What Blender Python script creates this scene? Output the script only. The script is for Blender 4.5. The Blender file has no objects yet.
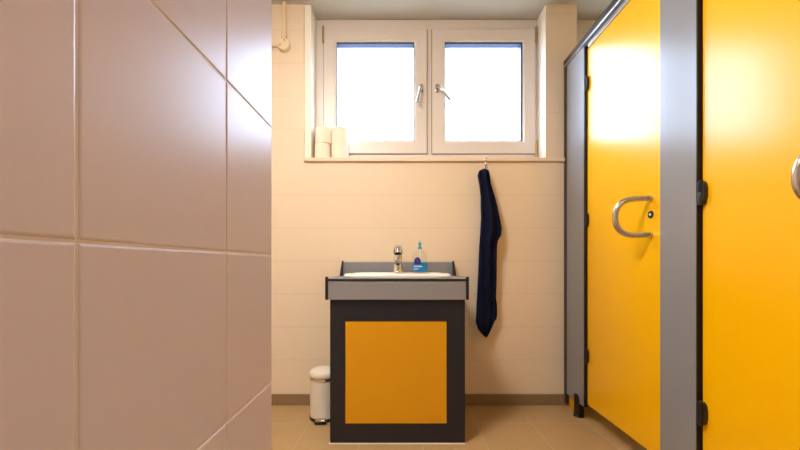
import bpy, bmesh, math, random
from mathutils import Vector, Matrix
random.seed(4)
S = bpy.context.scene
C = S.collection
PI = math.pi
H = 0.855            # eye height
F = 372.0            # focal length in pixels of the 800 px frame
WY = 2.256           # tiled back wall
NY = 2.394           # window plane
CZ = 2.43            # ceiling
PX = 0.99            # cubicle fronts

# ------------------------------------------------------------------ materials
def srgb(c):
    return tuple((x/12.92 if x <= 0.04045 else ((x+0.055)/1.055)**2.4) for x in [v/255 for v in c])

def mat(name, col, rough=0.5, metal=0.0, noise=0.0, nscale=8.0, bump=0.0, bscale=60.0, bdist=0.002,
        spec=0.5, sheen=0.0, coat=0.0, trans=0.0, alpha=1.0, rvar=0.0):
    m = bpy.data.materials.new(name); m.use_nodes = True
    nt = m.node_tree; b = nt.nodes['Principled BSDF']
    b.inputs['Roughness'].default_value = rough
    b.inputs['Metallic'].default_value = metal
    b.inputs['Specular IOR Level'].default_value = spec
    b.inputs['Sheen Weight'].default_value = sheen
    b.inputs['Coat Weight'].default_value = coat
    b.inputs['Transmission Weight'].default_value = trans
    b.inputs['Alpha'].default_value = alpha
    l = srgb(col)
    b.inputs['Base Color'].default_value = (*l, 1)
    tc = nt.nodes.new('ShaderNodeTexCoord')
    if noise > 0 or rvar > 0:
        n = nt.nodes.new('ShaderNodeTexNoise'); n.inputs['Scale'].default_value = nscale
        n.inputs['Detail'].default_value = 4
        nt.links.new(tc.outputs['Object'], n.inputs['Vector'])
        if noise > 0:
            r = nt.nodes.new('ShaderNodeMix'); r.data_type = 'RGBA'
            r.inputs[6].default_value = (*[max(0, x*(1-noise)) for x in l], 1)
            r.inputs[7].default_value = (*[min(1, x*(1+noise)) for x in l], 1)
            nt.links.new(n.outputs['Fac'], r.inputs[0])
            nt.links.new(r.outputs[2], b.inputs['Base Color'])
        if rvar > 0:
            q = nt.nodes.new('ShaderNodeMapRange')
            q.inputs['To Min'].default_value = rough-rvar; q.inputs['To Max'].default_value = rough+rvar
            nt.links.new(n.outputs['Fac'], q.inputs['Value'])
            nt.links.new(q.outputs['Result'], b.inputs['Roughness'])
    if bump > 0:
        n2 = nt.nodes.new('ShaderNodeTexNoise'); n2.inputs['Scale'].default_value = bscale
        n2.inputs['Detail'].default_value = 2
        bp = nt.nodes.new('ShaderNodeBump'); bp.inputs['Strength'].default_value = bump
        bp.inputs['Distance'].default_value = bdist
        nt.links.new(tc.outputs['Object'], n2.inputs['Vector'])
        nt.links.new(n2.outputs['Fac'], bp.inputs['Height'])
        nt.links.new(bp.outputs['Normal'], b.inputs['Normal'])
    return m

M = {}
M['tile'] = mat('wall_tile_glaze', (234, 216, 192), 0.36, noise=0.03, nscale=2.5, bump=0.15, bscale=9, bdist=0.0015)
M['tile_near'] = mat('near_tile_glaze', (220, 214, 230), 0.31, noise=0.02, nscale=2.5, bump=0.12, bscale=7, bdist=0.0015)
M['grout'] = mat('wall_grout', (214, 196, 172), 0.7, noise=0.08, nscale=30)
M['grout_near'] = mat('near_grout', (226, 220, 218), 0.4, noise=0.08, nscale=30)
M['floor'] = mat('floor_tile', (182, 152, 108), 0.42, noise=0.10, nscale=5, bump=0.15, bscale=30)
M['fgrout'] = mat('floor_grout', (200, 178, 146), 0.8, noise=0.08, nscale=30)
M['skirt'] = mat('skirting_tile', (140, 116, 86), 0.45, noise=0.08, nscale=6)
M['ceil'] = mat('ceiling_paint', (192, 190, 184), 0.9, noise=0.03, nscale=3, bump=0.1, bscale=90)
M['plaster'] = mat('plaster', (226, 214, 196), 0.8, noise=0.03, nscale=3)
M['reveal'] = mat('daylit_white_reveal', (246, 240, 230), 0.4, noise=0.01)  # whiter than the tile: daylight on the reveals put into the colour
M['pvc'] = mat('window_pvc', (226, 218, 212), 0.32, noise=0.01)
M['gap_shade'] = mat('rebate_shade', (112, 98, 84), 0.6, noise=0.1)  # shade of the gap around each sash, put in as dark colour
M['skylit_gasket'] = mat('skylit_blue_edge', (52, 74, 130), 0.5, noise=0.05)  # sky light on the outer frame, put in as a blue colour
M['yellow'] = mat('yellow_laminate', (254, 190, 0), 0.24, noise=0.015, nscale=2, spec=0.55)
M['yellow2'] = mat('amber_laminate', (220, 158, 0), 0.42, noise=0.03, nscale=3, bump=0.06, bscale=220, bdist=0.0004)
M['grey'] = mat('grey_laminate', (140, 140, 143), 0.24, noise=0.02, nscale=2, spec=0.6)
M['topgrey'] = mat('worktop_laminate', (138, 138, 144), 0.42, noise=0.06, nscale=30)
M['black'] = mat('black_core', (22, 20, 20), 0.42, noise=0.2, nscale=20)
M['char'] = mat('charcoal_laminate', (29, 29, 40), 0.45, noise=0.12, nscale=7)
M['alu'] = mat('brushed_aluminium', (190, 186, 184), 0.28, metal=1.0, noise=0.05, nscale=40)
M['darkalu'] = mat('dark_aluminium', (62, 57, 54), 0.5, metal=0.1, spec=0.3, noise=0.1, nscale=40)
M['steel'] = mat('satin_steel', (200, 190, 180), 0.2, metal=1.0, noise=0.06, nscale=60)
M['chrome'] = mat('chrome', (225, 225, 225), 0.07, metal=1.0, noise=0.01)
M['brass'] = mat('brassy_steel', (190, 170, 130), 0.35, metal=0.8, noise=0.1, nscale=50)
M['ceramic'] = mat('white_ceramic', (244, 236, 226), 0.12, coat=0.3, noise=0.01)
M['binwhite'] = mat('white_enamel', (232, 224, 214), 0.25, noise=0.02)
M['plastic'] = mat('black_plastic', (18, 17, 17), 0.38, noise=0.15, nscale=40)
M['paper'] = mat('toilet_paper', (250, 240, 224), 0.95, noise=0.03, nscale=40, bump=0.3, bscale=140, bdist=0.001)
M['card'] = mat('cardboard', (190, 160, 120), 0.9, noise=0.1, nscale=40)
M['cream_pl'] = mat('cream_plastic', (232, 214, 184), 0.4, noise=0.03)
M['navy'] = mat('navy_cloth', (10, 17, 48), 0.9, noise=0.3, nscale=25, bump=0.5, bscale=400, bdist=0.001, spec=0.2)
M['silicone'] = mat('white_silicone', (240, 236, 228), 0.5, noise=0.02)
M['blue'] = mat('blue_liquid', (0, 132, 205), 0.08, noise=0.03, coat=0.3)
M['bluecap'] = mat('blue_cap', (60, 170, 190), 0.25, noise=0.03)
M['labelnavy'] = mat('label_navy', (22, 40, 130), 0.4, noise=0.03)
M['labelwhite'] = mat('label_white', (235, 245, 250), 0.4, noise=0.03)

def glass_mat(name, tint, gl=0.06, rough=0.02):
    m = bpy.data.materials.new(name); m.use_nodes = True
    nt = m.node_tree; nt.nodes.clear()
    o = nt.nodes.new('ShaderNodeOutputMaterial'); mx = nt.nodes.new('ShaderNodeMixShader')
    t = nt.nodes.new('ShaderNodeBsdfTransparent'); g = nt.nodes.new('ShaderNodeBsdfGlossy')
    t.inputs['Color'].default_value = (*tint, 1); g.inputs['Roughness'].default_value = rough
    fr = nt.nodes.new('ShaderNodeFresnel'); fr.inputs['IOR'].default_value = 1.4
    # back faces pass straight through: a pane has no total internal reflection
    ge = nt.nodes.new('ShaderNodeNewGeometry'); iv = nt.nodes.new('ShaderNodeMath'); iv.operation = 'SUBTRACT'; iv.inputs[0].default_value = 1
    mu = nt.nodes.new('ShaderNodeMath'); mu.operation = 'MULTIPLY'
    nt.links.new(ge.outputs['Backfacing'], iv.inputs[1]); nt.links.new(iv.outputs[0], mu.inputs[0])
    nt.links.new(fr.outputs['Fac'], mu.inputs[1]); nt.links.new(mu.outputs[0], mx.inputs['Fac'])
    nt.links.new(t.outputs[0], mx.inputs[1]); nt.links.new(g.outputs[0], mx.inputs[2])
    nt.links.new(mx.outputs[0], o.inputs['Surface'])
    return m
M['glass'] = glass_mat('window_glass', (0.97, 0.99, 1.0))
M['clear'] = glass_mat('clear_plastic', (0.95, 0.97, 0.96), rough=0.08)

def emit(name, col, s):
    m = bpy.data.materials.new(name); m.use_nodes = True
    b = m.node_tree.nodes['Principled BSDF']
    b.inputs['Base Color'].default_value = (0.9, 0.9, 0.9, 1)
    b.inputs['Emission Color'].default_value = (*col, 1)
    b.inputs['Emission Strength'].default_value = s
    return m

# ------------------------------------------------------------------ mesh helpers
def link(name, bm, mats, parent=None, smooth=None, kind=None):
    me = bpy.data.meshes.new(name)
    bmesh.ops.recalc_face_normals(bm, faces=bm.faces)
    bm.to_mesh(me); bm.free()
    if not isinstance(mats, (list, tuple)): mats = [mats]
    for m in mats: me.materials.append(M[m] if isinstance(m, str) else m)
    if smooth is not None:
        me.polygons.foreach_set('use_smooth', [True]*len(me.polygons))
        if smooth < 179: me.set_sharp_from_angle(angle=math.radians(smooth))
    o = bpy.data.objects.new(name, me); C.objects.link(o)
    if parent: o.parent = parent
    if kind: o['kind'] = kind
    return o

def empty(name, loc=(0, 0, 0), rz=0.0):
    o = bpy.data.objects.new(name, None); C.objects.link(o)
    o.empty_display_size = 0.05; o.location = loc; o.rotation_euler = (0, 0, rz)
    return o

def tag(o, label, cat, group=None):
    o['label'] = label; o['category'] = cat
    if group: o['group'] = group
    return o

def local(o, p):      # world placement of a part under an unrotated empty
    return (p[0]-o.location[0], p[1]-o.location[1], p[2]-o.location[2])

def box(bm, a, b, bev=0.0, seg=2, mi=0):
    vs = [bm.verts.new((x, y, z)) for x in (a[0], b[0]) for y in (a[1], b[1]) for z in (a[2], b[2])]
    fs = [bm.faces.new([vs[i] for i in q]) for q in
          ((0, 1, 3, 2), (4, 6, 7, 5), (0, 4, 5, 1), (2, 3, 7, 6), (0, 2, 6, 4), (1, 5, 7, 3))]
    for f in fs: f.material_index = mi
    if bev > 0:
        es = list({e for f in fs for e in f.edges})
        r = bmesh.ops.bevel(bm, geom=es, offset=bev, segments=seg, profile=0.5, affect='EDGES')
        for f in r['faces']: f.material_index = mi
    return bm

def NB(): return bmesh.new()
def B(a, b, bev=0.0, seg=2): return box(NB(), a, b, bev, seg)

def lathe(bm, prof, c=(0, 0, 0), n=40, axis='z', mi=0, closed=False):
    rings = []
    for r, h in prof:
        ring = []
        for i in range(n):
            t = 2*PI*i/n
            if axis == 'z': p = (c[0]+r*math.cos(t), c[1]+r*math.sin(t), c[2]+h)
            elif axis == 'y': p = (c[0]+r*math.cos(t), c[1]+h, c[2]+r*math.sin(t))
            else: p = (c[0]+h, c[1]+r*math.cos(t), c[2]+r*math.sin(t))
            ring.append(bm.verts.new(p))
        rings.append(ring)
    pairs = list(zip(rings, rings[1:]))
    if closed: pairs.append((rings[-1], rings[0]))
    for a, b in pairs:
        for i in range(n):
            f = bm.faces.new((a[i], a[(i+1) % n], b[(i+1) % n], b[i])); f.material_index = mi
    if not closed:
        for ring in (rings[0], rings[-1]):
            f = bm.faces.new(ring); f.material_index = mi
    return bm

def tube(bm, pts, r, n=12, mi=0, radii=None):
    pts = [Vector(p) for p in pts]
    rings = []; up = None
    for i, p in enumerate(pts):
        d = (pts[min(i+1, len(pts)-1)]-pts[max(i-1, 0)]).normalized()
        if up is None:
            up = Vector((0, 0, 1)) if abs(d.z) < 0.9 else Vector((1, 0, 0))
        s = d.cross(up).normalized(); up = s.cross(d).normalized()
        rr = radii[i] if radii else r
        rings.append([bm.verts.new(p+s*rr*math.cos(2*PI*k/n)+up*rr*math.sin(2*PI*k/n)) for k in range(n)])
    for a, b in zip(rings, rings[1:]):
        for i in range(n):
            f = bm.faces.new((a[i], a[(i+1) % n], b[(i+1) % n], b[i])); f.material_index = mi
    for ring in (rings[0], rings[-1]): bm.faces.new(ring).material_index = mi
    return bm

def prism(bm, poly, axis, lo, hi, mi=0):
    def P(u, v, w): return {'x': (w, u, v), 'y': (u, w, v), 'z': (u, v, w)}[axis]
    a = [bm.verts.new(P(u, v, lo)) for u, v in poly]; b = [bm.verts.new(P(u, v, hi)) for u, v in poly]
    n = len(poly)
    bm.faces.new(a).material_index = mi; bm.faces.new(b).material_index = mi
    for i in range(n): bm.faces.new((a[i], a[(i+1) % n], b[(i+1) % n], b[i])).material_index = mi
    return bm

def tiles(bm, O, u, v, n, ur, vr, u0, v0, su, sv, joint=0.0025, bev=0.0018, depth=0.0016, thick=0.08, ju=None):
    """tiled slab: tile bodies (slot 0), grout bed and backing (slot 1)"""
    O, u, v, n = Vector(O), Vector(u), Vector(v), Vector(n)
    def brk(r, p, s):
        k = math.ceil((r[0]-p)/s-1e-6); out = [r[0]]
        while p+k*s < r[1]-1e-4:
            if p+k*s > r[0]+1e-4: out.append(p+k*s)
            k += 1
        return out+[r[1]]
    U = brk(ur, u0, su); V = brk(vr, v0, sv)
    ju = joint if ju is None else ju
    P = lambda a, b, c: bm.verts.new(O+u*a+v*b+n*c)
    def quad(q, mi): f = bm.faces.new(q); f.material_index = mi
    for i in range(len(U)-1):
        for j in range(len(V)-1):
            a0 = U[i]+(ju/2 if i > 0 else 0); a1 = U[i+1]-(ju/2 if i < len(U)-2 else 0)
            b0 = V[j]+(joint/2 if j > 0 else 0); b1 = V[j+1]-(joint/2 if j < len(V)-2 else 0)
            steps = [(0, -depth), (bev*0.12, -bev*0.55), (bev*0.42, -bev*0.18), (bev, 0)]
            prev = None
            for ins, h in steps:
                h = max(h, -depth)
                ring = [P(a0+ins, b0+ins, h), P(a1-ins, b0+ins, h), P(a1-ins, b1-ins, h), P(a0+ins, b1-ins, h)]
                if prev:
                    for k in range(4): quad((prev[k], prev[(k+1) % 4], ring[(k+1) % 4], ring[k]), 0)
                prev = ring
            quad(prev, 0)
    c = [P(ur[i], vr[j], d) for d in (-depth*0.8, -thick) for i, j in ((0, 0), (1, 0), (1, 1), (0, 1))]
    quad(c[:4], 1); quad(c[4:], 1)
    for k in range(4): quad((c[k], c[(k+1) % 4], c[4+(k+1) % 4], c[4+k]), 1)
    return bm

# ------------------------------------------------------------------ the room
XL, XR, YN = -1.62, 2.25, -1.30
TZ = 0.873-0.8         # tile grid phase in height
bm = NB()
tiles(bm, (0, 0, 0), (1, 0, 0), (0, 1, 0), (0, 0, 1), (XL-.05, XR+.05), (YN-.05, NY+.1), 0.103, 2.0, 0.3, 0.3,
      joint=0.004, bev=0.0008, depth=0.0008, thick=0.1)
link('floor', bm, ['floor', 'fgrout'], kind='structure')
link('ceiling', B((XL-.05, YN-.05, CZ), (XR+.05, NY+.12, CZ+0.1)), 'ceil', kind='structure')

XG = (337.3-401)/F*WY        # a vertical joint of the back wall
bm = NB()
tiles(bm, (0, WY, 0), (1, 0, 0), (0, 0, 1), (0, -1, 0), (XL, XR), (0.0, 1.473), XG, TZ, 0.2, 0.2, joint=0.0024, bev=0.0006, depth=0.0007, ju=0.0003, thick=0.26)
tiles(bm, (0, WY, 0), (1, 0, 0), (0, 0, 1), (0, -1, 0), (XL, -0.588), (1.473, CZ), XG, TZ, 0.2, 0.2, joint=0.0024, bev=0.0006, depth=0.0007, ju=0.0003, thick=0.10)
# right pier, its left and right cheeks
tiles(bm, (0, WY, 0), (1, 0, 0), (0, 0, 1), (0, -1, 0), (0.879, 1.067), (1.473, CZ), 0.879, TZ-0.1, 0.4, 0.6, joint=0.0024, bev=0.0006, depth=0.0007, ju=0.0003, thick=0.26)
tiles(bm, (0, WY, 0), (1, 0, 0), (0, 0, 1), (0, -1, 0), (2.12, XR), (1.473, CZ), 2.12, TZ, 0.4, 0.2, joint=0.0024, bev=0.0006, depth=0.0007, ju=0.0003, thick=0.26)
# splayed left reveal
box(bm, (-0.587, WY+.001, 1.4975), (-0.546, NY+.12, CZ), 0.003, 3, 2)
box(bm, (.877, WY+.002, 1.4972), (.8795, NY+.01, CZ), mi=2)  # thin white sheet on the cheek, standing in for daylight
box(bm, (-0.76, WY+.06, 1.473), (-0.586, NY+.12, CZ), mi=1)
box(bm, (XL, WY+0.1, 1.473), (-0.75, WY+0.26, CZ), mi=1)
link('wall_back', bm, ['tile', 'grout', 'reveal'], kind='structure')

link('wall_left', B((XL-.1, YN, 0), (XL, WY+.2, CZ)), 'plaster', kind='structure')
bm = NB()
tiles(bm, (XR, 0, 0), (0, 1, 0), (0, 0, 1), (-1, 0, 0), (YN, WY+.2), (0, CZ), 0, TZ, 0.2, 0.2, joint=0.0024, bev=0.0006, depth=0.0007, ju=0.0003)
link('wall_right', bm, ['tile', 'grout'], kind='structure')
link('wall_front', B((XL-.1, YN-.1, 0), (XR+.1, YN, CZ)), 'plaster', kind='structure')

# the near partition wall on the left of the lens
LX = -0.204; LE = 0.588
bm = NB()
tiles(bm, (LX, 0, 0), (0, 1, 0), (0, 0, 1), (1, 0, 0), (YN, LE), (0, CZ), 0.2350, 0.8693-0.8, 0.1997, 0.2, joint=0.0014, bev=0.0024, depth=0.0012, thick=0.13)
tiles(bm, (0, LE, 0), (-1, 0, 0), (0, 0, 1), (0, 1, 0), (-LX+0.0025, -LX+0.13), (0, CZ), 0.3, 0.8693-0.8, 0.2, 0.2, joint=0.0014, bev=0.0024, depth=0.0012, thick=0.02)
link('wall_partition', bm, ['tile_near', 'grout_near'], kind='structure')

link('baseboard_back', B((XL, WY-0.008, 0.0), (XR, WY+.002, 0.067), 0.002), 'skirt', kind='structure')
link('baseboard_left', B((XL, YN, 0.0), (XL+.008, WY-0.008, 0.067), 0.002), 'skirt', kind='structure')

# window sill tile
bm = NB()
box(bm, (-0.584, WY-0.016, 1.474), (0.879, NY+.02, 1.497), 0.004)
box(bm, (0.8785, WY-0.016, 1.474), (1.6, WY-0.0005, 1.497), 0.004)
link('trim_1', bm, 'tile', kind='structure')
link('trim_2', B((1.067, WY-0.0, 1.474), (2.12, NY+.02, 1.497), 0.002), 'tile', kind='structure')

# ------------------------------------------------------------------ windows
ZB, ZT = 1.49, CZ-0.002
def frame_ring(bm, x0, x1, z0, z1, w, y0, y1, bev=0.003, slope=0.0):
    """mitred ring with a profile: outer box, inner edge set back"""
    def ring(x0, x1, z0, z1, y): return [bm.verts.new(p) for p in ((x0, y, z0), (x1, y, z0), (x1, y, z1), (x0, y, z1))]
    seq = [(0, y1), (0, y0+bev), (bev, y0), (w-0.012, y0), (w-0.009, y0+0.002), (w, y0+slope), (w, y1)]
    R = [ring(x0+i, x1-i, z0+i, z1-i, y) for i, y in seq]
    for a, b in zip(R, R[1:]+R[:1]):
        for k in range(4): bm.faces.new((a[k], a[(k+1) % 4], b[(k+1) % 4], b[k]))
    return bm

def window(name, x0, x1, sashes, handles):
    bm = NB()
    frame_ring(bm, x0, x1, ZB, ZT, 0.088, NY, NY+0.07, slope=0.006)
    mx = (sashes[0][1]+sashes[-1][0])/2
    if len(sashes) > 1: box(bm, (mx-0.03, NY+0.001, ZB+.045), (mx+0.03, NY+0.069, ZT-.045))
    # rebate filling behind the top and the sides, so daylight only enters by the panes
    w = link(name, bm, 'pvc', kind='structure')
    for i, (a, b) in enumerate(sashes):
        s0, s1 = H+0.708, H+1.506
        bm = NB(); frame_ring(bm, a, b, s0, s1, 0.082, NY-0.014, NY+0.05, slope=0.007)
        s = link('sash', bm, 'pvc', w)
        bm = NB(); frame_ring(bm, a-.0035, b+.0035, s0-.0035, s1+.0035, 0.03, NY-0.003, NY+0.002, bev=.0005)
        link('rebate_shade', bm, 'gap_shade', s)  # dark ring drawn for the shaded groove between sash and frame
        bm = NB(); frame_ring(bm, a+0.081, b-0.081, s0+0.081, s1-0.081, 0.006, NY+0.012, NY+0.045, bev=0.0005, slope=0.0)
        bmg = NB()
        for (p, q) in (((a+.082, s0+.082), (a+.086, s1-.082)), ((b-(.092 if i else .086), s0+.082), (b-.082, s1-.082)),
                       ((a+.082, s0+.082), (b-.082, s0+.086)), ((a+.082, s1-.092), (b-.082, s1-.082))):
            box(bmg, (p[0], NY-0.004, p[1]), (q[0], NY+0.045, q[1]))
        bm.free()
        link('skylit_gasket', bmg, 'skylit_gasket', s)  # edging painted blue for the sky-lit outer frame
        link('pane', B((a+.08, NY+0.004, s0+.08), (b-.08, NY+0.008, s1-.08)), 'glass', s)
        if handles:
            hx, hz, dx, dz = handles[i]
            yy = NY-0.014
            bm = NB()
            box(bm, (hx-.013, yy-.010, hz-.026), (hx+.013, yy+.001, hz+.026), 0.004, 3)
            lathe(bm, [(0.009, -0.034), (0.010, -0.03), (0.010, -.008), (.0105, 0)], (hx, yy-.005, hz), 20, 'y')
            tube(bm, [(hx, yy-.034, hz), (hx+dx*.15, yy-.042, hz+dz*.15), (hx+dx*.5, yy-.044, hz+dz*.5), (hx+dx, yy-.044, hz+dz)], 0.008, 12,
                 radii=[.009, .010, .0095, .0105])
            h = link('window_handle', bm, 'steel', s, smooth=40)
        side = a-0.002 if i == 0 else b+0.002
        for (z0, z1) in ((s1-0.09, s1+0.012), (s0-0.02, s0+0.08)):
            bm = NB()
            box(bm, (side-.007, NY-.022, z0), (side+.007, NY-.001, z1), 0.003)
            tube(bm, [(side, NY-.018, z0-.004), (side, NY-.018, z1+.004)], 0.0055, 10)
            link('hinge', bm, 'brass', s, smooth=40)
    return w
window('window_1', -0.553, 0.885, [(-0.4955, 0.167), (0.1995, 0.862)],
       [((421-401)/157., H+(264-88)/157., -.026, -.105), ((437.5-401)/157., H+(264-88)/157., 0.078, -0.092)])
window('window_2', 1.062, 2.12, [(1.085, 1.585), (1.605, 2.10)], None)

# ------------------------------------------------------------------ toilet cubicle fronts
cub = tag(empty('toilet_cubicle', (PX, WY, 0)), 'row of toilet cubicles with tall glossy yellow doors between grey posts', 'toilet cubicle')
def cpart(name, bm, m, parent=None, smooth=None):
    o = link(name, bm, m, parent or cub, smooth)
    if parent is None: o.location = (-PX, -WY, 0)
    return o
ZR0, ZR1 = H+1.183, H+1.228
PB = 0.08
def pilaster(y0, y1, far_black=0.004):
    bm = NB(); box(bm, (PX, y0+.004, PB), (PX+0.013, y1-.004, ZR0), 0.0006, 1, 0)
    box(bm, (PX+.0004, y0, PB), (PX+0.024, y0+.0045, ZR0), 0.0005, 1, 1)
    box(bm, (PX-.0012, y1-.0045, PB), (PX+0.024, y1, ZR0), 0.0005, 1, 1)
    return cpart('pilaster', bm, ['grey', 'black'])
def Yat(px, X=PX): return F*X/(px-401)
y_h1 = Yat(584.2)      # hinge side edge of pilaster 1
bm = NB(); box(bm, (PX, y_h1+.006, PB), (PX+.013, WY-.03, ZR0), 0.0006, 1, 0)
box(bm, (PX+.0002, y_h1-.002, PB), (PX+.022, y_h1+.0065, ZR0), 0.0005, 1, 1)
cpart('pilaster', bm, ['grey', 'black'])
cpart('wall_channel', B((PX-.003, WY-.034, PB-.06), (PX+.03, WY-.003, ZR0+.005), 0.001), 'darkalu')
yl, yr = Yat(660), Yat(697)
bm = NB(); box(bm, (PX, yr+.004, PB), (PX+.013, yl, ZR0), 0.0006, 1, 0)
box(bm, (PX+.0002, yr, PB), (PX+.030, yr+.0045, ZR0), 0.0005, 1, 1)
cpart('pilaster', bm, ['grey', 'black'])
DX = PX+0.014         # door face, a board thickness behind the posts
y2l = yr-0.555-0.0
bm = NB(); box(bm, (PX, y2l-.18, PB), (PX+.013, y2l+.004, ZR0), 0.0006, 1, 0)
box(bm, (PX+.0002, y2l-.1845, PB), (PX+.030, y2l-.18, ZR0), 0.0005, 1, 1)
cpart('pilaster', bm, ['grey', 'black'])
yend = y2l-.18-.56
bm = NB(); box(bm, (PX, YN+.01, PB), (PX+.013, yend+.004, ZR0), 0.0006, 1, 0)
cpart('pilaster', bm, ['grey', 'black'])
# head rail: two aluminium channels with a dark groove and a lower stop strip
bm = NB()
box(bm, (PX-.006, YN+.01, ZR0+.010), (PX+.030, WY-.001, ZR1), 0.004, 3, 1)
box(bm, (PX-.008, YN+.01, ZR0), (PX+.030, WY-.001, ZR0+.013), 0.003, 2, 0)
box(bm, (PX+.003, YN+.01, ZR0-.012), (PX+.030, WY-.04, ZR0+.002), 0.0005, 1, 2)
cpart('head_rail', bm, ['alu', 'darkalu', 'black'], smooth=30)
def hinge(y, zc, door):
    bm = NB()
    prism(bm, [(y+.008, zc-.038), (y+.008, zc+.038), (y-.008, zc+.038), (y-.017, zc+.030), (y-.021, zc+.012), (y-.021, zc-.012), (y-.017, zc-.030), (y-.008, zc-.038)], 'x', PX-.001, PX+.0145)
    lathe(bm, [(.003, -.043), (.008, -.038), (.0095, -.002), (.0085, 0), (.0095, .002), (.008, .038), (.003, .043)], (PX+.002, y-.006, zc), 16)
    return cpart('hinge', bm, 'plastic', door, 40)
def door(y0, y1, hinge_y, gap=0.008, bow=None):
    z0, z1 = H-0.757, H+1.157
    bm = NB(); box(bm, (DX, y0, z0), (DX+.013, y1-gap, z1), 0.001, 1)
    d = cpart('cubicle_door', bm, 'yellow')
    for r in (-.245, .5-.995, ):
        pass
    for zc in (H+.98*PX, H+.238*PX, H-.5*PX):
        hinge(hinge_y, zc, d)
    return d
def pull(d, ym, bowX, lean):
    zt, zb = H+(264-197)/251.*PX, H+(264-234.5)/251.*PX
    rr = (zt-zb)/2; zc = (zt+zb)/2
    D = (DX-bowX)
    pts = []
    def L(t, z): return (DX-D*t, ym+lean*t, z)     # t: 0 at door, 1 at the bow
    pts += [L(t, zt) for t in (-.01, .1, .22, .32)]
    for k in range(0, 25):
        a = PI/2-PI*k/24; c_, s_ = max(0, math.cos(a)), math.sin(a)
        pts.append(L(.36+.64*c_**.78, zc+rr*math.copysign(abs(s_)**.86, s_)))
    pts += [L(t, zb) for t in (.32, .22, .1, -.01)]
    # smooth duplicates out
    q = [pts[0]]
    for p in pts[1:]:
        if (Vector(p)-Vector(q[-1])).length > .003: q.append(p)
    bm = tube(NB(), q, .0118, 16)
    for z in (zt, zb): lathe(bm, [(.0130, -.003), (.0130, 0.0005)], (DX, ym, z), 20, 'x')
    h = cpart('door_handle', bm, 'steel', d, 60); h['label'] = 'bow-shaped satin steel pull'
    return h
d1 = door(yl-.012, y_h1, y_h1-.006)
pull(d1, Yat(651, DX), PX-.112, .03)
yk = Yat(651, DX); zk = H+(264-214.5)/250.*DX
bm = lathe(NB(), [(.0145, -.004), (.0155, -.003), (.016, .001)], (DX, yk, zk), 28, 'x')
k = cpart('lock_indicator', bm, 'plastic', d1, 40)
bm = lathe(NB(), [(.005, -.0055), (.0055, -.003)], (DX, yk, zk), 16, 'x')
cpart('lock_slot', bm, 'labelwhite', d1)
d2 = door(y2l+.0, yr, yr-.008, gap=0.006)
d2m = y2l+.042
pull(d2, d2m, PX-.115, .03+0.058)
d3 = door(yend, y2l-.18, y2l-.19)
# stop strip above each door
for a, b in ((yl, y_h1-.002), (y2l, yr), (yend, y2l-.185)):
    cpart('door_stop', B((PX+.004, a, H+1.153), (PX+.0125, b-.03, H+1.1715), 0.001), 'alu')
# feet
for y, in ((2.092,), (1.345,), (y2l-.09,), (-.2+yend-.1,)):
    bm = NB()
    prism(bm, [(y-.032, .002), (y+.032, .002), (y+.030, .015), (y+.027, .10), (y+.022, .122), (y-.010, .125), (y-.022, .112), (y-.027, .10), (y-.030, .015)], 'x', PX-.004, PX+.024)
    lathe(bm, [(.026, .0005), (.027, .004), (.02, .012)], (PX+.007, y, 0), 20)
    cpart('support_foot', bm, 'plastic')
# dividing boards between the cubicles and the yellow foot board at the wall
cpart('divider_panel', B((PX+.031, 1.34, 0.12), (XR-.006, 1.353, ZR0), 0.001), 'yellow')
cpart('divider_panel', B((PX+.031, y2l-.09, 0.12), (XR-.006, y2l-.077, ZR0), 0.001), 'yellow')
cpart('filler_strip', B((PX+.012, WY-.16, 0.0025), (PX+.022, WY-.036, 0.10), 0.001), 'yellow2')

# ------------------------------------------------------------------ wash stand
VY = 1.767; AY = 1.750
cab = tag(empty('washbasin_cabinet', (-.017, 2.0, 0)), 'charcoal base cabinet with square amber yellow front panel below the basin', 'cabinet')
def vp(name, bm, m, parent, smooth=None):
    o = link(name, bm, m, parent, smooth)
    p = parent
    while p.parent: p = p.parent
    if parent is p: o.location = tuple(-c for c in p.location)
    return o
x0, x1 = -.337, .304
px0, px1, pz0, pz1 = -.266, .2185, .095, .584
bm = NB()
for a, b in (((x0, VY+.019, .0035), (x0+.018, WY-.009, .686)), ((x1-.018, VY+.019, .0035), (x1, WY-.009, .686)), ((x0+.018, WY-.02, .0035), (x1-.018, WY-.009, .60)), ((x0+.018, VY+.019, .0035), (x1-.018, WY-.02, .02))):
    box(bm, a, b)
bd = vp('carcass', bm, 'char', cab)
bm = NB()
for a, b in (((x0, .0035), (px0, .686)), ((px1, .0035), (x1, .686)), ((px0, .0035), (px1, pz0)), ((px0, pz1), (px1, .686))):
    box(bm, (a[0], VY, a[1]), (b[0], VY+.019, b[1]))
bmesh.ops.remove_doubles(bm, verts=bm.verts, dist=1e-5)
vp('front_frame', bm, 'char', cab)
vp('front_panel', B((px0+.0015, VY+.002, pz0+.0015), (px1-.0015, VY+.016, pz1-.0015), .001), 'yellow2', cab)
bm = NB()
box(bm, (x0-.002, VY-.0045, .0005), (x1+.002, VY+.003, .0050), .001)
box(bm, (x0-.0045, VY-.004, .0005), (x0+.001, WY-.009, .0050), .001)
box(bm, (x1-.001, VY-.004, .0005), (x1+.0045, WY-.009, .0050), .001)
vp('base_seal', bm, 'silicone', cab)

WT = .785
wt = tag(empty('worktop', (-.017, 2.0, .686)), 'grey laminate worktop with deep front apron and black edges around the basin', 'worktop')
ax0, ax1 = -.357, .320
bm = NB()
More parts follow.
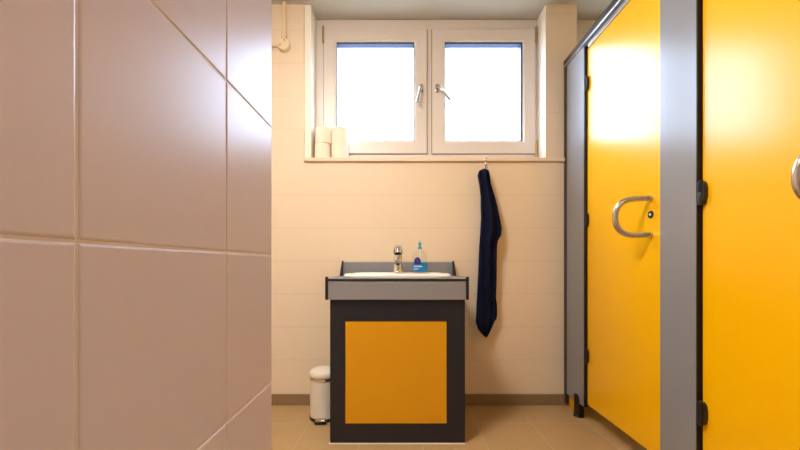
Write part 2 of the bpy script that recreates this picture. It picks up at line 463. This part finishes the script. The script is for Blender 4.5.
# top slab with a hole for the basin
bx0, bx1, by0, by1 = -.262, .226, 1.84, 2.165
for a, b in (((ax0+.004, AY+.006), (bx0, WY-.004)), ((bx1, AY+.006), (ax1-.004, WY-.004)), ((bx0, AY+.006), (bx1, by0)), ((bx0, by1), (bx1, WY-.004))):
    box(bm, (a[0], a[1], WT-.02), (b[0], b[1], WT))
vp('slab', bm, 'topgrey', wt)
vp('apron', B((ax0+.014, AY, .687), (ax1-.014, AY+.013, WT-.011), .0008, 1), 'topgrey', wt)
bm = NB()
box(bm, (ax0+.002, AY-.002, WT-.0105), (ax1-.002, AY+.014, WT+.0005), .002)
box(bm, (ax0, AY-.003, .686), (ax0+.0135, AY+.016, WT+.010), .003)
box(bm, (ax1-.0135, AY-.003, .686), (ax1, AY+.016, WT+.010), .003)
box(bm, (ax0, AY+.01, .742), (ax0+.0045, WY-.006, WT+.0015), .0015)
box(bm, (ax1-.0045, AY+.01, .742), (ax1, WY-.006, WT+.0015), .0015)
vp('edge_band', bm, 'black', wt)
vp('upstand', B((ax0+.010, WY-.018, WT-.001), (ax1-.010, WY-.005, H+.012), .0008, 1), 'topgrey', wt)
bm = NB()
for xx in (ax0+.002, ax1-.009):
    bm = NB(); prism(bm, [(WY-.11, WT), (WY-.004, WT), (WY-.004, H+.020), (WY-.02, H+.020)], 'x', xx, xx+.007)
    vp('upstand_cheek', bm, 'black', wt)

# basin
bs = tag(empty('washbasin', (-.018, 2.0, WT)), 'white ceramic inset washbasin set into the grey worktop', 'washbasin')
bm = NB()
def rrect(cx, cy, hx, hy, r, z, n=8):
    out = []
    for qx, qy, a0 in ((1, 1, 0), (-1, 1, PI/2), (-1, -1, PI), (1, -1, 1.5*PI)):
        for k in range(n+1):
            a = a0+PI/2*k/n
            out.append((cx+qx*(hx-r)+r*math.cos(a), cy+qy*(hy-r)+r*math.sin(a), z))
    return out
cx, cy = -.018, 1.995
prof = [(.255, .160, .05, .0, 2.0), (.266, .178, .06, .0015, 0), (.270, .182, .06, .010, 0), (.266, .178, .058, .019, 0), (.257, .169, .055, .023, 0),
        (.238, .150, .07, .022, 0), (.228, .138, .075, .012, -.012), (.215, .122, .08, -.03, -.014), (.18, .10, .08, -.10, -.016), (.10, .06, .055, -.125, -.016), (.02, .02, .0199, -.13, -.016)]
rings = []
for i, (hx, hy, r, z, oy) in enumerate(prof):
    if i == 0: oy = 0
    rings.append([bm.verts.new(p) for p in rrect(cx, cy+oy, hx, hy, r, WT+z)])
# keep tap deck at the back wide
n = len(rings[0])
for a, b in zip(rings, rings[1:]):
    for i in range(n): bm.faces.new((a[i], a[(i+1) % n], b[(i+1) % n], b[i]))
bm.faces.new(rings[-1])
# outer bowl below the top
low = [[bm.verts.new(p) for p in rrect(cx, cy-.014, hx, hy, r, WT+z)] for hx, hy, r, z in ((.235, .14, .07, -.03), (.2, .12, .08, -.115), (.1, .07, .06, -.145))]
seq = [rings[0]]+low
for a, b in zip(seq, seq[1:]):
    for i in range(n): bm.faces.new((a[i], a[(i+1) % n], b[(i+1) % n], b[i]))
bm.faces.new(low[-1])
vp('bowl', bm, 'ceramic', bs, 50)
vp('drain', lathe(NB(), [(.008, -.001), (.021, -.001), (.022, .002), (.018, .003), (.004, .0)], (cx, cy-.016, WT-.129), 24), 'chrome', bs, 40)

# tap
TX, TY = (398-401)/F*2.115, 2.118
TB = WT+.0225
tp = tag(empty('basin_tap', (TX, TY, TB)), 'small chrome single lever mixer tap behind the basin', 'tap')
bm = NB()
lathe(bm, [(.030, 0), (.031, .003), (.029, .006), (.0275, .03), (.026, .06), (.0255, .085), (.0255, .092)], n=32)
link('tap_body', bm, 'chrome', tp, 40)
bm = NB()
rr = []
for t, (w, h_, y, z) in enumerate([(.022, .020, -.005, .052), (.021, .016, -.03, .058), (.020, .013, -.07, .060), (.019, .012, -.105, .058), (.015, .009, -.113, .056)]):
    ring = [bm.verts.new((w*math.copysign(abs(math.cos(a))**.6, math.cos(a)), y, z+h_*math.copysign(abs(math.sin(a))**.6, math.sin(a)))) for a in [2*PI*k/20 for k in range(20)]]
    rr.append(ring)
for a, b in zip(rr, rr[1:]):
    for i in range(20): bm.faces.new((a[i], a[(i+1) % 20], b[(i+1) % 20], b[i]))
bm.faces.new(rr[0]); bm.faces.new(rr[-1])
sp = link('spout', bm, 'chrome', tp, 50)
link('aerator', lathe(NB(), [(.010, -.008), (.011, -.006), (.011, .004)], (0, -.095, .046), 20), 'plastic', sp, 40)
bm = NB()
rr = []
for w, h_, y, z in [(.026, .010, .022, .104), (.028, .017, 0, .108), (.027, .014, -.028, .116), (.021, .007, -.06, .126), (.018, .004, -.092, .134), (.014, .002, -.098, .136)]:
    ring = [bm.verts.new((w*math.copysign(abs(math.cos(a))**.5, math.cos(a)), y, z+h_*math.copysign(abs(math.sin(a))**.6, math.sin(a)))) for a in [2*PI*k/20 for k in range(20)]]
    rr.append(ring)
for a, b in zip(rr, rr[1:]):
    for i in range(20): bm.faces.new((a[i], a[(i+1) % 20], b[(i+1) % 20], b[i]))
bm.faces.new(rr[0]); bm.faces.new(rr[-1])
link('lever', bm, 'chrome', tp, 50)
link('lever_mark', lathe(NB(), [(.004, -.0015), (.0045, .001)], (0, -.026, .100), 16, 'y'), 'plastic', tp)

tp.scale = (1, 1, 1.08)
# soap dispenser
SX, SY = (420-401)/F*2.10, 2.115
sd = tag(empty('soap_dispenser', (SX, SY, TB)), 'clear pump bottle half full of blue liquid soap beside the tap', 'soap bottle')
def oval(bm, prof, n=36, mi=0, sx=1.0, sy=.55, power=.75):
    R = []
    for r, z in prof:
        R.append([bm.verts.new((sx*r*math.copysign(abs(math.cos(a))**power, math.cos(a)), sy*r*math.copysign(abs(math.sin(a))**power, math.sin(a)), z)) for a in [2*PI*k/n for k in range(n)]])
    for a, b in zip(R, R[1:]):
        for i in range(n): bm.faces.new((a[i], a[(i+1) % n], b[(i+1) % n], b[i])).material_index = mi
    bm.faces.new(R[0]); bm.faces.new(R[-1])
    return bm
link('bottle', oval(NB(), [(.040, 0), (.043, .003), (.0435, .05), (.041, .095), (.038, .112), (.030, .120), (.014, .126), (.013, .134)]), 'clear', sd, 40)
link('liquid', oval(NB(), [(.038, .002), (.0415, .005), (.042, .048), (.0415, .056)]), 'blue', sd, 40)
bm = NB()
lathe(bm, [(.011, .133), (.0125, .134), (.0125, .142), (.007, .144), (.006, .150), (.005, .151), (.005, .158)], n=24)
link('collar', bm, 'bluecap', sd, 40)
bm = NB()
lathe(bm, [(.007, .150), (.0085, .153), (.0095, .168), (.007, .171)], n=24)
tube(bm, [(0, -.005, .163), (0, -.025, .164), (0, -.037, .160)], .0045, 10)
lathe(bm, [(.002, .171), (.0018, .182)], n=10)
link('pump_head', bm, 'bluecap', sd, 40)
link('dip_tube', tube(NB(), [(0, 0, .126), (.003, 0, .08), (.006, 0, .01)], .0028, 8), 'labelwhite', sd, 60)
# label on the curved front: navy emblem and two short white lettered lines
def on_front(u, z, off=.0006):
    r = .0437
    a = u/r
    c = min(1, abs(a)); 
    y = -.55*r*(1-c**2.6)**(1/2.6)-off
    return (u, y, z)
def patch(bm, poly_rows, mi=0):
    g = [[bm.verts.new(on_front(u, z)) for u in us] for z, us in poly_rows]
    for a, b in zip(g, g[1:]):
        for i in range(len(a)-1): bm.faces.new((a[i], a[i+1], b[i+1], b[i])).material_index = mi
bm = NB()
rows = []
for k in range(9):
    t = k/8; z = .046+.040*t
    w = .019*math.sqrt(max(0.02, 1-max(0, (t-.35)/.65)**2))
    rows.append((z, [-.014+w*(j/4*2-1) for j in range(5)]))
patch(bm, rows)
e = link('label', bm, 'labelnavy', sd, 60)
bm = NB()
def stroke(x, z, w, h):
    patch(bm, [(z, [x, x+w/2, x+w]), (z+h, [x, x+w/2, x+w])])
rnd = random.Random(2)
for z, xs, xe, hh in ((.031, -.036, .010, .007), (.017, -.036, -.006, .006)):
    x = xs
    while x < xe:
        w = rnd.choice((.0016, .0024, .003)); stroke(x, z, w, hh*rnd.choice((.7, .7, 1))); stroke(x, z+hh*.3, w+.001, .0014); x += w+.0018
link('label_lettering', bm, 'labelwhite', e)
bm = NB(); patch(bm, [(.060, [-.018, -.014, -.010]), (.070, [-.019, -.014, -.009]), (.074, [-.016, -.014, -.012])])
link('label_emblem', bm, mat('emblem_red', (120, 60, 90), .5, noise=.05), e)

# ------------------------------------------------------------------ pedal bin
bn = tag(empty('pedal_bin', (-.428, 2.075, .0)), 'small white round pedal bin on the floor left of the cabinet', 'bin')
link('bin_body', lathe(NB(), [(.078, .016), (.0815, .02), (.0835, .238), (.080, .24)], n=48), 'binwhite', bn, 40)
link('base_ring', lathe(NB(), [(.083, .001), (.086, .004), (.085, .018), (.080, .020)], n=48), 'plastic', bn, 40)
link('chrome_rim', lathe(NB(), [(.0845, .238), (.0875, .240), (.088, .246), (.0875, .252), (.0845, .254)], n=48), 'chrome', bn, 40)
link('lid', lathe(NB(), [(.0855, .254), (.0875, .256), (.0875, .270), (.086, .278), (.081, .286), (.068, .293), (.045, .298), (.022, .300), (.002, .301)], n=48), 'binwhite', bn, 60)
bn.scale = (.94, .94, .93)
bm = NB()
box(bm, (-.028, -.118, .020), (.028, -.080, .030), .004, 3)
tube(bm, [(-.02, -.095, .024), (-.02, -.07, .018)], .004, 8); tube(bm, [(.02, -.095, .024), (.02, -.07, .018)], .004, 8)
pd = link('pedal', bm, 'steel', bn, 40)
bm = NB(); box(bm, (-.034, -.108, .001), (.034, -.070, .014), .004, 2)
link('pedal_base', bm, 'plastic', bn, 40)

# ------------------------------------------------------------------ toilet rolls on the sill
def roll(x, y, z, rz, label, sx=1.0):
    t = tag(empty('toilet_roll', (x, y, z), rz), label, 'toilet roll', 'toilet rolls stacked on the window sill')
    bm = lathe(NB(), [(.0215, .001), (.047*sx, .0005), (.050*sx, .003), (.0505*sx, .05), (.050*sx, .096), (.0475*sx, .0985), (.0215, .098)], n=40, closed=True)
    link('paper', bm, 'paper', t, 40)
    link('cardboard_core', lathe(NB(), [(.0212, .0005), (.0212, .0975), (.0197, .0975), (.0197, .0005)], n=24, closed=True), 'card', t, 40)
    return t
SZ = 1.4975
roll(-.487, 2.312, SZ, 0, 'white toilet roll at the bottom left of the stack, nearest the wall corner', .96)
roll(-.481, 2.312, SZ+.099, .6, 'white toilet roll at the top left of the stack, nearest the wall corner', 1.0)
roll(-.379, 2.315, SZ, 1.2, 'white toilet roll at the bottom of the right stack by the glass', 1.04)
roll(-.378, 2.315, SZ+.099, 2.2, 'white toilet roll on top of the right stack against the window glass', 1.0)

# ------------------------------------------------------------------ hook and hanging towel
HXp = (485.5-401)/F*2.235
hk = tag(empty('wall_hook', (HXp, WY-.016, 1.478)), 'small silver wire hook over the front edge of the window sill', 'hook')
bm = NB()
tube(bm, [(.004, .028, .0215), (.004, .004, .0215), (.004, -.003, .022), (.003, -.0075, .012), (.001, -.0075, -.004), (-.002, -.008, -.028), (-.003, -.011, -.040), (-.004, -.019, -.046), (-.005, -.027, -.040), (-.005, -.028, -.030)], .0022, 8)
lathe(bm, [(.0025, -.0315), (.0045, -.029), (.0035, -.025), (.001, -.024)], (-.005, -.028, 0), 10)
link('hook_wire', bm, 'steel', hk, 60)
tw = tag(empty('hanging_towel', (HXp, 2.205, 1.43)), 'long dark navy cloth hanging in folds from the hook under the window', 'towel')
# outline: (y px, left px, right px) read at the cloth's own distance
out = [(168.5, 483.4, 486.6), (170, 479.6, 489.0), (175, 477.8, 490), (184, 479.6, 491.2), (196, 481.0, 494.8), (208, 481.0, 498.0), (218, 481.4, 500.0), (228, 480.8, 501.9),
       (235, 480.4, 501.5), (241, 480.0, 498), (247, 479.6, 497.2), (262, 479.0, 497.0), (280, 478.2, 497.0), (298, 477.2, 496.4), (305, 476.8, 497.4), (314, 476.5, 497.6), (319, 476.3, 497.0), (322, 476.2, 494.8), (330, 478.8, 491.4), (335, 483, 488.8), (337.5, 485.6, 487.2)]
def interp(y):
    for (a, l0, r0), (b, l1, r1) in zip(out, out[1:]):
        if a <= y <= b:
            t = (y-a)/(b-a); return l0+(l1-l0)*t, r0+(r1-r0)*t
    return out[-1][1:]
bm = NB(); R = []
NS, NA = 90, 96
sc = F/2.195
for i in range(NS):
    yp = 168.5+(337.5-168.5)*i/(NS-1)
    l, r = interp(yp); z = H+(264-yp)/sc-1.43; cx_ = ((l+r)/2-401)/sc-HXp; hw = (r-l)/2/sc
    ring = []
    for k in range(NA):
        a = 2*PI*k/NA
        t = i/(NS-1)
        fx = math.cos(a); fy = math.sin(a)
        dep = min(hw*.9, .030+.010*math.sin(t*5))
        # hanging folds: pleats run down the cloth and drift sideways
        ph = fx*(5.2+1.0*t)+.9*math.sin(t*4.0)
        fold = 1+.42*math.sin(ph*1.15+1.0)+.16*math.sin(ph*2.7+t*3)
        y = fy*dep*fold
        if fy > 0: y = fy*dep*.55
        ring.append(bm.verts.new((cx_+fx*hw, y, z)))
    R.append(ring)
for a, b in zip(R, R[1:]):
    for i in range(NA): bm.faces.new((a[i], a[(i+1) % NA], b[(i+1) % NA], b[i]))
bm.faces.new(R[0]); bm.faces.new(R[-1])
tb = link('cloth', bm, 'navy', tw, 180)
# side corner lying over the main fall of cloth
bm = NB(); R = []
for i in range(40):
    t = i/39
    z = -.02-.335*t if False else (H+(264-(176+(236-176)*t))/sc-1.43)
    w = .010+.055*t*(1 if t < .86 else max(0.02, (1-t)/.14))
    xl = ((486+6*t)-401)/sc-HXp; xr = xl+w*.98
    row = [(xl, -.016-.004*t), ((xl+xr)/2, -.030-.006*math.sin(t*6)), (xr, -.010), ((xl+xr)/2, -.006)]
    R.append([bm.verts.new((x, y, z)) for x, y in row])
for a, b in zip(R, R[1:]):
    for k in range(4): bm.faces.new((a[k], a[(k+1) % 4], b[(k+1) % 4], b[k]))
bm.faces.new(R[0]); bm.faces.new(R[-1])
link('folded_corner', bm, 'navy', tw, 180)
link('hanging_loop', tube(NB(), [(-.006, -.004, -.01), (-.008, -.006, .004), (-.004, -.009, .010), (.001, -.006, .004), (.002, -.004, -.01)], .0018, 8), 'navy', tw, 60)

# ------------------------------------------------------------------ surface conduit in the upper left corner
sw = F/2.24
cxp = (284-401)/sw; czp = H+(264-45)/sw
cd = tag(empty('cable_conduit', (cxp, WY, czp)), 'cream surface mounted cable conduit with round junction box near the ceiling', 'conduit')
bm = NB(); tube(bm, [(.000, -.014, .02), (.000, -.014, CZ-czp-.001)], .0125, 20)
link('vertical_conduit', bm, 'cream_pl', cd, 60)
link('horizontal_conduit', tube(NB(), [(-.02, -.014, .0), (-.35, -.014, .0), (-.914, -.014, .0)], .0105, 20), 'cream_pl', cd, 60)
bm = NB()
lathe(bm, [(.033, -.030), (.036, -.026), (.037, -.0015)], n=36, axis='y')
jb = link('junction_box', bm, 'cream_pl', cd, 40)
link('tube_socket', lathe(NB(), [(.0165, .030), (.017, .032), (.017, .085), (.0150, .088)], (0, -.014, 0), 24), 'cream_pl', jb, 40)
for sx_, sz_ in ((.006, .022), (-.020, -.006)):
    link('screw', lathe(NB(), [(.004, -.0312), (.004, -.029)], (sx_, 0, sz_), 12, 'y'), 'black', jb, 40)

# ------------------------------------------------------------------ warm ceiling lamps: one of the room, one added as fill
def lamp(x, y, watts, label, r=.17):
    t = tag(empty('ceiling_lamp', (x, y, CZ)), label, 'ceiling lamp')
    link('lamp_base', lathe(NB(), [(r+.012, -.001), (r+.014, -.005), (r+.012, -.03), (r, -.032)], n=48), 'binwhite', t, 40)
    link('diffuser', lathe(NB(), [(r, -.031), (r*.98, -.055), (r*.85, -.075), (r*.5, -.09), (.01, -.094)], n=48), emit('lamp_glow', (1, .89, .77), watts), t, 60)
    return t
lamp(-0.5, 0.9, 66, 'round warm white ceiling lamp over the open floor behind the tiled partition', .24)
lamp(0.42, -0.55, 20, 'unseen round warm white ceiling lamp added as fill behind the viewer', .17)  # added out of view to brighten the near tiled wall

# ------------------------------------------------------------------ daylight
w = bpy.data.worlds.new('World'); S.world = w; w.use_nodes = True
bg = w.node_tree.nodes['Background']
bg.inputs['Strength'].default_value = 16.0
nt = w.node_tree     # bright overcast sky over darker ground
tc = nt.nodes.new('ShaderNodeTexCoord'); sx = nt.nodes.new('ShaderNodeSeparateXYZ'); mr = nt.nodes.new('ShaderNodeMapRange')
mr.inputs['From Min'].default_value = -.06; mr.inputs['From Max'].default_value = .08
mc = nt.nodes.new('ShaderNodeMix'); mc.data_type = 'RGBA'
mc.inputs[6].default_value = (.20, .21, .19, 1); mc.inputs[7].default_value = (.62, .76, 1.0, 1)
nt.links.new(tc.outputs['Generated'], sx.inputs[0]); nt.links.new(sx.outputs['Z'], mr.inputs['Value'])
nt.links.new(mr.outputs['Result'], mc.inputs[0]); nt.links.new(mc.outputs[2], bg.inputs['Color'])

# ------------------------------------------------------------------ camera
cd_ = bpy.data.cameras.new('camera'); cam = bpy.data.objects.new('camera', cd_); C.objects.link(cam)
cam.location = (0, 0, H); cam.rotation_euler = (PI/2, 0, 0)
cd_.sensor_width = 36; cd_.sensor_fit = 'HORIZONTAL'; cd_.lens = F/800*36
cd_.shift_x = -1/800; cd_.shift_y = 39/800; cd_.clip_start = .02
S.camera = cam
S.view_settings.view_transform = 'Standard'; S.view_settings.look = 'None'
S.view_settings.gamma = 1; S.view_settings.use_curve_mapping = False
S.view_settings.exposure = 0.07
